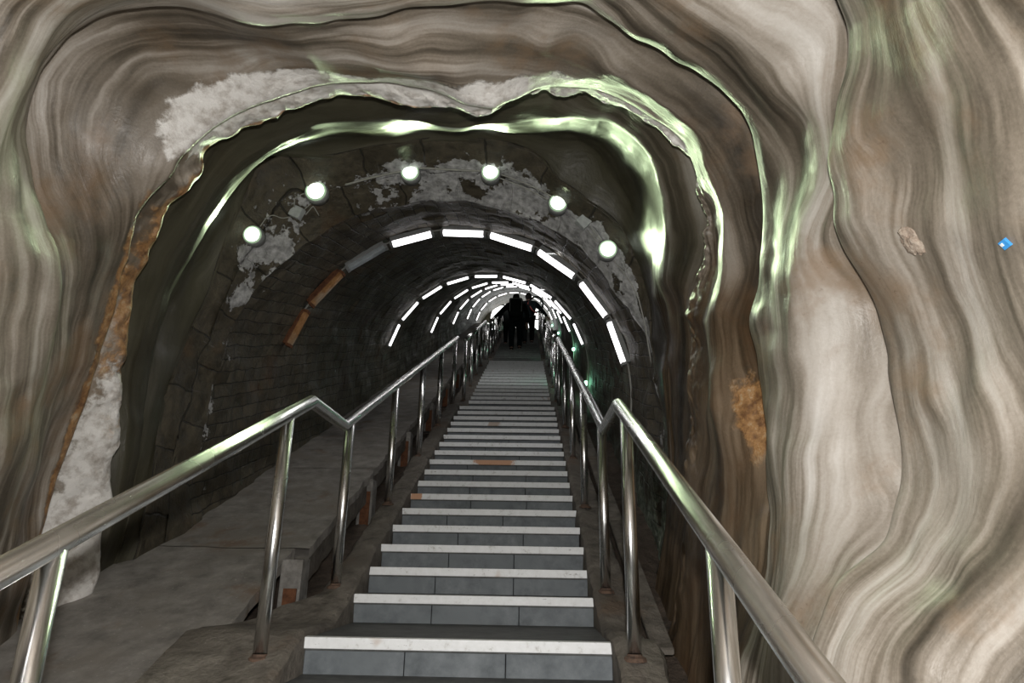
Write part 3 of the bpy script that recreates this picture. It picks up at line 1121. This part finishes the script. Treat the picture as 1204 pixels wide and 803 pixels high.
cable('lamp_cable', 'short twin cables from the right junction box to the lowest right lamp', 'cable', [[(692, 270), (704, 284)], [(695, 266), (708, 282)]], .004)
cable('lamp_cable', 'long thin cable drooping from the lowest right lamp down the vault', 'cable', [[(722, 305), (738, 325), (752, 350), (760, 380), (768, 430)]], .005)

# ------------------------------------------------------------------ fluorescent fittings in arched rings
R1 = [((335, 405), (355, 363)), ((360, 355), (397, 315)), ((404, 311), (451, 284)), ((458, 283), (508, 269)), ((519, 268), (571, 271)), ((576, 273), (629, 289)), ((634, 292), (681, 321)), ((686, 329), (718, 371)), ((720, 376), (742, 427))]
R2 = [((454, 407), (468, 380)), ((471, 376), (490, 353)), ((494, 349), (518, 333)), ((523, 330), (551, 322)), ((557, 321), (586, 322)), ((591, 322.5), (620, 331)), ((624, 332), (651, 349)), ((654, 351), (675, 374)), ((678, 378), (690, 405))]


def angs(R, y):
    cx, cz = vc(y)
    o = []
    for a, b in R:
        q = []
        for p in (a, b):
            w = on_y(p[0], p[1], y)
            q.append(math.atan2(w[2] - cz, w[0] - cx))
        o.append(q)
    return o


A1, A2 = angs(R1, 2.08), angs(R2, 6.45)
pos_words = ['lowest on the left', 'second-lowest on the left', 'third-lowest on the left', 'left of crown', 'at the crown', 'right of crown', 'third-lowest on the right', 'second-lowest on the right', 'lowest on the right']
ring_words = ['nearest arch of tube lights', 'second arch of tube lights', 'third arch of tube lights', 'fourth arch of tube lights', 'fifth arch of tube lights', 'farthest arch of tube lights']


def fixture(y, a0, a1, state, label, group, q=1.0):
    cx, cz = vc(y)
    if a1 > a0 and a0 < 0: pass
    rr_ = VR - .045
    p0 = Vector((cx + rr_ * math.cos(a0), y, cz + rr_ * math.sin(a0)))
    p1 = Vector((cx + rr_ * math.cos(a1), y, cz + rr_ * math.sin(a1)))
    mid = (p0 + p1) / 2
    X = (p1 - p0); L = X.length / 2 - .004; X.normalize()
    Nn = Vector((cx, y, cz)) - mid; Nn.normalize()
    Yv = X.cross(Nn)
    # tip the diffuser a little down the tunnel, towards the entrance
    if Yv.y > 0: Yv = -Yv
    Zv = X.cross(Yv)
    if Zv.dot(Nn) < 0: Zv = -Zv
    m = Matrix.Identity(4)
    for i in range(3): m[i][0], m[i][1], m[i][2], m[i][3] = X[i], Yv[i], Zv[i], mid[i]
    e = empty('tube_light', mid, label, 'tube light', group)
    bm = bmesh.new()
    box(bm, (-L, -.036 * q, -.055), (L, .036 * q, -.005), .005, m)
    finish(bm, 'housing', {'on': GREYM, 'off': GREYM, 'rust': RUSTM}[state], e)
    bm = bmesh.new()
    box(bm, (-L + .012, -.040 * q, -.008), (L - .012, .030 * q, .034 * q), .010, m)
    d = finish(bm, 'diffuser', {'on': TUBEON, 'off': OFFC, 'rust': ORNG}[state], e)
    d['label'] = {'on': 'glowing white diffuser', 'off': 'unlit grey diffuser', 'rust': 'orange corroded diffuser'}[state]
    for s1 in (-1, 1):
        bm = bmesh.new()
        box(bm, (s1 * L - .014, -.042 * q, -.012), (s1 * L + .014, .032 * q, .037 * q), .004, m)
        finish(bm, 'end_cap', RUSTM if state == 'rust' else GREYM, e)
    return e


ring_y = [2.08, 6.45, 10.46, 14.3, 18.3, 22.2]
for k, y in enumerate(ring_y):
    A = A1 if k == 0 else A2
    for i, (a0, a1) in enumerate(A):
        if a0 < -PI / 2: a0 += 2 * PI
        if a1 < -PI / 2: a1 += 2 * PI
        st_ = 'on'
        if k == 0: st_ = ['rust', 'rust', 'off', 'on', 'on', 'on', 'on', 'on', 'on'][i]
        pre = {'on': 'lit tube', 'off': 'unlit grey tube', 'rust': 'orange corroded tube'}[st_]
        fixture(y, a0, a1, st_, '%s %s of the %s' % (pre, pos_words[i], ring_words[k].replace(' of tube lights', ' of lights')), 'tube lights of the %s' % ring_words[k].replace(' of tube lights', ''), 1.0 if k == 0 else .68)
    # feed cable following the arch
    cx, cz = vc(y)
    bm = bmesh.new()
    al, ar = A[0][0], A[-1][1]
    if al < -PI / 2: al += 2 * PI
    aa = np.linspace(ar - (.42 if k < 3 else .3), al, 70)
    tube(bm, [(cx + (VR - .02) * math.cos(a), y + .02, cz + (VR - .02) * math.sin(a)) for a in aa], .008, 8)
    tag(finish(bm, 'arch_cable', CABLE, None, True), 'thin grey cable linking the lights of the %s' % ring_words[k].replace(' of tube lights', ' of tubes'), 'cable', 'cables along the light arches')

# small green lamps low on the right side
gl = [(691, 451, 'nearest small green lamp low on the right tunnel wall'), (676, 411, 'second nearest small green lamp low on the right tunnel wall'), (657.5, 392, 'third small green lamp low on the right tunnel wall'), (650, 383, 'farthest small green lamp low on the right tunnel wall')]
GREENP = []
for u, v, lab in gl:
    loc, nrm = hit(u, v)
    e = empty('green_lamp', loc, lab, 'wall lamp', 'small green lamps on the right wall')
    ax = (Vector((-1, -.6, 0))).normalized()
    bm = bmesh.new(); lathe(bm, [(0, -.02), (.05, -.02), (.05, .02), (.04, .03), (0, .03)], loc, ax, 18)
    finish(bm, 'housing', GREYM, e, True)
    bm = bmesh.new(); lathe(bm, [(.042, .03), (.038, .05), (.02, .065), (0, .068)], loc, ax, 18)
    finish(bm, 'lens', GREENL, e, True)
    GREENP.append(loc + ax * .16)

# ------------------------------------------------------------------ end wall with arched window
YE = 25.0
wc = on_y(608.5, 376, YE)
WR = 1.27
cx, cz = vc(YE)
bm = bmesh.new()
nA = 48
outer_r = [bm.verts.new((cx + 2.3 * math.cos(a), YE, cz + 2.3 * math.sin(a))) for a in np.linspace(0, PI, nA)]
inner_r = [bm.verts.new((wc[0] + WR * math.cos(a), YE, wc[2] + WR * math.sin(a))) for a in np.linspace(0, PI, nA)]
for k in range(nA - 1): bm.faces.new((outer_r[k], outer_r[k + 1], inner_r[k + 1], inner_r[k]))
zlow = ZT - .5
a_, b_ = bm.verts.new((cx + 2.3, YE, zlow)), bm.verts.new((wc[0] + WR, YE, zlow))
bm.faces.new((outer_r[0], inner_r[0], b_, a_))
a_, b_ = bm.verts.new((cx - 2.3, YE, zlow)), bm.verts.new((wc[0] - WR, YE, zlow))
bm.faces.new((outer_r[-1], a_, b_, inner_r[-1]))
r_ = bmesh.ops.extrude_face_region(bm, geom=list(bm.faces))
bmesh.ops.translate(bm, verts=[v for v in r_['geom'] if isinstance(v, bmesh.types.BMVert)], vec=(0, .2, 0))
finish(bm, 'wall_back', WALLP)['kind'] = 'structure'
win = bpy.data.objects.new('window_1', None)
win.location = (wc[0], YE + .05, wc[2]); win['kind'] = 'structure'
COL.objects.link(win)
bm = bmesh.new()
vs = [bm.verts.new((wc[0] + WR * math.cos(a), YE + .12, wc[2] + WR * math.sin(a))) for a in np.linspace(0, PI, nA)]
vs += [bm.verts.new((wc[0] - WR, YE + .12, zlow)), bm.verts.new((wc[0] + WR, YE + .12, zlow))]
f = bm.faces.new(vs)
r_ = bmesh.ops.extrude_face_region(bm, geom=[f])
bmesh.ops.translate(bm, verts=[v for v in r_['geom'] if isinstance(v, bmesh.types.BMVert)], vec=(0, .02, 0))
finish(bm, 'pane', DAY, win)
bm = bmesh.new()
tube(bm, [(wc[0] + WR * math.cos(a), YE + .06, wc[2] + WR * math.sin(a)) for a in np.linspace(0, PI, nA)], .045, 8)
for xx_, z0_, z1_ in ((-.42, -.5, 1.18), (.45, -.6, 1.18)): tube(bm, [(wc[0] + xx_, YE + .06, wc[2] + z0_), (wc[0] + xx_, YE + .06, wc[2] + z1_)], .035, 8)
for zz_ in (.05, .72):
    hw = math.sqrt(WR * WR - zz_ * zz_)
    tube(bm, [(wc[0] - hw, YE + .06, wc[2] + zz_), (wc[0] + hw, YE + .06, wc[2] + zz_)], .03, 8)
for xx_ in (-WR, WR): tube(bm, [(wc[0] + xx_, YE + .06, zlow), (wc[0] + xx_, YE + .06, wc[2])], .045, 8)
finish(bm, 'window_frame', DARKM, win, True)
# small hanging board in front of the window
pb = on_y(592, 342, 22.8)
e = empty('hanging_board', pb, 'small tan board hanging under the crown before the arched window', 'board')
bm = bmesh.new(); box(bm, (pb[0] - .10, pb[1] - .02, pb[2] - .20), (pb[0] + .10, pb[1] + .02, pb[2] + .14), .006)
finish(bm, 'panel', WOODB, e)
bm = bmesh.new(); tube(bm, [(pb[0], pb[1], pb[2] + .1), (pb[0], pb[1], vc(22.8)[1] + VR + .0)], .01, 8)
finish(bm, 'hanger', DARKM, e, True)

# small blue tag on the right wall
CB = bvh_of(caves)
loc, nrm = hit(1183, 286, CB)
q = nrm.to_track_quat('Z', 'Y').to_matrix().to_4x4()
e = empty('wall_tag', loc, 'tiny bright blue tag pinned to the salt wall near the right edge', 'tag')
mm_ = Matrix.Translation(loc) @ q
bm = bmesh.new(); box(bm, (-.013, -.011, -.004), (.013, .011, .006), .001, mm_)
finish(bm, 'plate', BLUE, e)
bm = bmesh.new(); box(bm, (-.010, -.002, .0055), (-.001, .006, .0075), .0005, mm_)
finish(bm, 'white_patch', WHITEP, e)
# rounded rock knob set in the wall
loc, nrm = hit(1072, 285, CB)
bm = bmesh.new()
bmesh.ops.create_icosphere(bm, subdivisions=5, radius=1)
q = nrm.to_track_quat('Z', 'Y')
for v in bm.verts:
    a = np.array(v.co)
    k = 1 + .22 * float(fbm(a * 1.8, 4, 5))
    v.co = loc + q @ Vector((a[0] * .030 * k, a[1] * .042 * k, a[2] * .012 * k))
tag(finish(bm, 'rock_knob', mat_rough('knob_rock', (.20, .14, .10), (.42, .36, .30), scale=40, bump=.8), None, True), 'small crusty brown rock knob stuck on the right salt wall', 'rock')


# ------------------------------------------------------------------ people
def skin_mesh(name, verts, edges, radii, mat, parent, sub=2, root=0):
    me = bpy.data.meshes.new(name)
    me.from_pydata([tuple(v) for v in verts], edges, [])
    o = bpy.data.objects.new(name, me)
    COL.objects.link(o)
    m = o.modifiers.new('skin', 'SKIN')
    m.use_smooth_shade = True
    lay = me.skin_vertices[0].data
    for i, r in enumerate(radii):
        lay[i].radius = r if isinstance(r, tuple) else (r, r)
        lay[i].use_root = (i == root)
    s_ = o.modifiers.new('sub', 'SUBSURF')
    s_.levels = sub; s_.render_levels = sub
    dg_ = bpy.context.evaluated_depsgraph_get()
    me2 = bpy.data.meshes.new_from_object(o.evaluated_get(dg_))
    o.modifiers.clear()
    o.data = me2
    me2.name = name
    me2.materials.clear(); me2.materials.append(mat)
    me2.polygons.foreach_set('use_smooth', [True] * len(me2.polygons))
    o.parent = parent
    return o


SKIN = mat_plain('skin', (.42, .27, .20), .55)
HAIR = mat_plain('dark_hair', (.02, .017, .014), .7)


def person(base, label, J, cols, pack=None, scale=1.0, bag=None):
    """J: joint dict in metres, x right, y up the tunnel, z up, feet at z given"""
    e = empty('person', base, label, 'person', 'people climbing the stairs')
    j = {k: Vector(v) * scale for k, v in J.items()}
    V, E, Rr = [], [], []

    def add(p, r, par=None):
        V.append(p); Rr.append(r if not isinstance(r, tuple) else (r[0] * scale, r[1] * scale)) if isinstance(r, tuple) else Rr.append(r * scale)
        if not isinstance(r, tuple): pass
        if par is not None: E.append((par, len(V) - 1))
        return len(V) - 1
    pel = add(j['pelvis'], .13)
    wa = add(j['pelvis'].lerp(j['chest'], .4), .12, pel)
    ch = add(j['chest'], .145, wa)
    ne = add(j['neck'], .055, ch)
    hb = add(j['neck'].lerp(j['head'], .55), .075, ne)
    hd = add(j['head'], .095, hb)
    ht = add(j['head'] + (j['head'] - j['neck']).normalized() * .07 * scale, .075, hd)
    nose = add(j['head'] + Vector((0, .095, -.01)) * scale, .018, hd)
    for s_ in 'lr':
        sh = add(j['sh' + s_], .06, ch); el = add(j['el' + s_], .042, sh); wr = add(j['ha' + s_], .028, el)
        dirv = (j['ha' + s_] - j['el' + s_]).normalized()
        palm = add(j['ha' + s_] + dirv * .05 * scale, .030, wr)
        sd = dirv.cross(Vector((0, 0, 1))); sd = sd.normalized() if sd.length > .1 else Vector((1, 0, 0))
        for q_, ln in ((-.024, .060), (-.008, .075), (.008, .07), (.024, .052)):
            a = add(j['ha' + s_] + dirv * .085 * scale + sd * q_ * scale, .010, palm)
            add(j['ha' + s_] + dirv * (.085 + ln * .6) * scale + sd * q_ * scale + Vector((0, 0, -ln * .55)) * scale, .008, a)
        add(j['ha' + s_] + dirv * .05 * scale + sd * -.05 * scale + Vector((0, 0, -.02)) * scale, .011, wr)
        hp = add(j['pelvis'] + Vector(((.09 if s_ == 'r' else -.09), 0, -.06)) * scale, .095, pel)
        kn = add(j['kn' + s_], .062, hp); an = add(j['an' + s_], .042, kn)
        add(j['an' + s_] + Vector((0, .12, -.045)) * scale, .035, an)
    skin_mesh('body', V, E, Rr, SKIN, e)
    # trousers
    V, E, Rr = [], [], []
    pel = add(j['pelvis'] + Vector((0, 0, .10)), .165)
    for s_ in 'lr':
        hp = add(j['pelvis'] + Vector(((.095 if s_ == 'r' else -.095), 0, -.09)) * scale, .115, pel)
        kn = add(j['kn' + s_], .085, hp)
        add(j['kn' + s_].lerp(j['an' + s_], .55), .072, kn)
        add(j['an' + s_] + Vector((0, 0, .03)), .068, len(V) - 1)
    skin_mesh('trousers', V, E, Rr, cols['trousers'], e)
    # jacket
    V, E, Rr = [], [], []
    p0 = add(j['pelvis'] + Vector((0, -.01, -.16)) * scale, .20)
    p1 = add(j['pelvis'].lerp(j['chest'], .45), .190, p0)
    p2 = add(j['chest'] + Vector((0, 0, .02)), .215, p1)
    add(j['neck'], .075, p2)
    for s_ in 'lr':
        a = add(j['sh' + s_], .085, p2); b = add(j['el' + s_], .064, a); add(j['ha' + s_].lerp(j['el' + s_], .08), .046, b)
    skin_mesh('jacket', V, E, Rr, cols['jacket'], e)
    for s_ in 'lr':
        V, E, Rr = [], [], []
        a = add(j['an' + s_] + Vector((0, -.05, -.05)) * scale, .045); b = add(j['an' + s_] + Vector((0, .06, -.055)) * scale, .045, a)
        add(j['an' + s_] + Vector((0, .17, -.065)) * scale, .036, b); add(j['an' + s_] + Vector((0, 0, .0)), .052, a)
        skin_mesh('shoe', V, E, Rr, cols['shoe'], e)
    # hair
    h = j['head']
    bm = bmesh.new()
    bmesh.ops.create_icosphere(bm, subdivisions=4, radius=1)
    for v in bm.verts:
        c = np.array(v.co)
        k = 1 + .04 * float(fbm(c * 4, 2, 3))
        f_ = 0.80 if (v.co.y > .35 and v.co.z < .35) else 1.0       # hairline drawn back from the face
        v.co = h + Vector((c[0] * .098 * k, (c[1] * f_ * .115 - .018) * k, (c[2] * .125 + .03) * k)) * scale
    me = bpy.data.meshes.new('hair'); bm.to_mesh(me); bm.free()
    me.materials.append(HAIR); me.polygons.foreach_set('use_smooth', [True] * len(me.polygons))
    o = bpy.data.objects.new('hair', me); COL.objects.link(o); o.parent = e
    if pack is not None:
        c_ = j['chest'].lerp(j['pelvis'], .35) + Vector((0, -.30, .05)) * scale
        bp = empty('backpack', tuple(Vector(base) + c_), pack, 'backpack')
        lean = math.atan2(j['chest'].y - j['pelvis'].y, j['chest'].z - j['pelvis'].z)
        R = Matrix.Translation(Vector(base) + c_) @ Matrix.Rotation(-lean, 4, 'X')
        bm = bmesh.new(); box(bm, (-.18 * scale, -.09, -.26 * scale), (.18 * scale, .09, .26 * scale), .05, R)
        finish(bm, 'pack_body', cols['pack'], bp, True)
        bm = bmesh.new(); box(bm, (-.12 * scale, -.13, -.18 * scale), (.12 * scale, -.08, .0), .02, R)
        finish(bm, 'front_pocket', cols['pack'], bp, True)
        bm = bmesh.new()
        tube(bm, [R @ Vector((x, -.088, z)) for x, z in ((-.15 * scale, -.20), (-.15 * scale, .17), (-.10, .225), (.10, .225), (.15 * scale, .17), (.15 * scale, -.20))], .006, 6)
        finish(bm, 'piping', cols['pipe'], bp, True)['label'] = 'pale piping'
        bm = bmesh.new()
        for sx_ in (-1, 1):
            tube(bm, [R @ Vector((sx_ * .10, .06, .2)), R @ Vector((sx_ * .12, .16, .27)), R @ Vector((sx_ * .13, .32, .20)), R @ Vector((sx_ * .13, .34, -.05)), R @ Vector((sx_ * .14, .06, -.2))], .018, 8)
        finish(bm, 'shoulder_strap', cols['pack'], bp, True)
    return e


BLK = mat_plain('black_cloth', (.012, .015, .015), .95, spec=.1)
NAVY = mat_plain('dark_navy_cloth', (.010, .016, .018), .95, spec=.1)
CHAR = mat_plain('charcoal_cloth', (.016, .019, .018), .95, spec=.1)
REDP = mat_plain('dark_red_cord', (.30, .05, .04), .7)
SHOE = mat_plain('black_leather', (.015, .015, .015), .5)
PIPE = mat_plain('grey_piping', (.42, .43, .42), .6)


def stepz(y):
    k = math.floor((y - yc) / GO)
    return zc_ + RI * k


def climber(px_u, y, label, h, lead='l', pack=None, cols=None, arms=None, head_dx=0):
    z = stepz(y)
    x = float(on_y(px_u, 400, y)[0])
    zz1 = stepz(y + GO) - z
    J = {'pelvis': (0, .16, .88 + .04), 'chest': (0, .26, 1.27), 'neck': (0, .32, 1.46), 'head': (head_dx, .36, 1.60),
         'shl': (-.225, .27, 1.37), 'shr': (.225, .27, 1.37),
         'knl': (-.11, .20, .50), 'knr': (.11, .42, .62), 'anl': (-.10, .02, .09), 'anr': (.10, GO + .03, .09 + zz1)}
    if lead == 'l':
        J['knl'], J['knr'] = (-.11, .42, .62), (.11, .20, .50)
        J['anl'], J['anr'] = (-.10, GO + .03, .09 + zz1), (.10, .02, .09)
    a = {'ell': (-.30, .24, 1.12), 'hal': (-.30, .40, .92), 'elr': (.30, .24, 1.12), 'har': (.30, .40, .92)}
    if arms: a.update(arms)
    J.update(a)
    return person((x, y, z), label, J, cols, pack, h / 1.72)


front = climber(606, 12.95, 'person in dark clothes with a backpack climbing nearest, left hand on the rail', 1.74, 'r', 'black backpack with pale piping on the nearest climber',
                dict(jacket=BLK, trousers=NAVY, shoe=SHOE, pack=CHAR, pipe=PIPE), {'ell': (-.42, .38, 1.22), 'hal': (-.62, .58, 1.12)})
second = climber(597.5, 14.3, 'person in dark clothes half hidden behind the nearest climber on the left', 1.42, 'l', None,
                 dict(jacket=CHAR, trousers=BLK, shoe=SHOE), {'ell': (-.34, .22, 1.10), 'hal': (-.40, .30, .86)})
third = climber(621, 14.6, 'person in dark jacket with a round hoop bag, right hand towards the right rail', 1.74, 'r', None,
                dict(jacket=NAVY, trousers=BLK, shoe=SHOE), {'elr': (.40, .40, 1.22), 'har': (.56, .58, 1.10)})
# round hoop bag slung on the third person's shoulder
tb = Vector(third.location)
e = empty('shoulder_bag', tb + Vector((.18, .05, 1.35)), 'round dark hoop bag slung on the right-hand climber', 'bag')
bm = bmesh.new()
tube(bm, [tb + Vector((.22 + .20 * math.cos(a), .02, 1.28 + .24 * math.sin(a))) for a in np.linspace(0, 2 * PI, 33)], .028, 8)
finish(bm, 'hoop', BLK, e, True)
bm = bmesh.new()
tube(bm, [tb + Vector(p) for p in ((.02, .12, 1.42), (-.02, .06, 1.33), (.05, .0, 1.2), (.12, -.02, 1.08), (.28, -.02, .95))], .012, 8)
finish(bm, 'strap', REDP, e, True)['label'] = 'dark red strap'

# ------------------------------------------------------------------ lights
def light(name, typ, loc, energy, color, **kw):
    l = bpy.data.lights.new(name, typ)
    l.energy = energy
    l.color = color
    for k, v in kw.items(): setattr(l, k, v)
    o = bpy.data.objects.new(name, l)
    o.location = loc
    COL.objects.link(o)
    return o


# the photographer's flash, just above the lens
fl = light('camera_flash', 'SPOT', tuple(CAM + up * .17 + rt * .02), 300, (1, .97, .93), shadow_soft_size=.03, spot_size=math.radians(140), spot_blend=.6)
fl.rotation_euler = (cam.matrix_world.to_3x3() @ Matrix.Rotation(math.radians(5), 3, 'X')).to_euler()
for p, r in LAMP_POS:
    o = light('lamp_glow', 'SPOT', p, 44, (.79, 1, .60), shadow_soft_size=.05, spot_size=math.radians(92), spot_blend=.85)
    o.rotation_euler = Vector((0, .93, .36)).to_track_quat('Z', 'Y').to_euler()
for p in GREENP:
    light('green_lamp_glow', 'POINT', p, 3.0, (.35, 1, .62), shadow_soft_size=.04)
for k, y in enumerate(ring_y[:5]):
    cx, cz = vc(y)
    l = light('tube_glow', 'AREA', (cx + .2, y, cz + VR - .30), (8, 6, 5, 2.5, 1.5)[k], (1, .98, .97), shape='RECTANGLE', size=1.6, size_y=.08)
# daylight from the end window
d = light('window_daylight', 'AREA', (wc[0], YE - .1, wc[2] + .2), 8, (.95, 1, 1), shape='RECTANGLE', size=2.2, size_y=1.4)
d.rotation_euler = (PI / 2, 0, PI)

wd = bpy.data.worlds.new('world')
SC.world = wd
wd.use_nodes = True
wd.node_tree.nodes['Background'].inputs[0].default_value = (.8, .85, .9, 1)
wd.node_tree.nodes['Background'].inputs[1].default_value = .03
SC.view_settings.view_transform = 'Standard'
SC.view_settings.look = 'None'
SC.view_settings.gamma = 1
SC.view_settings.exposure = 0
SC.view_settings.use_curve_mapping = False
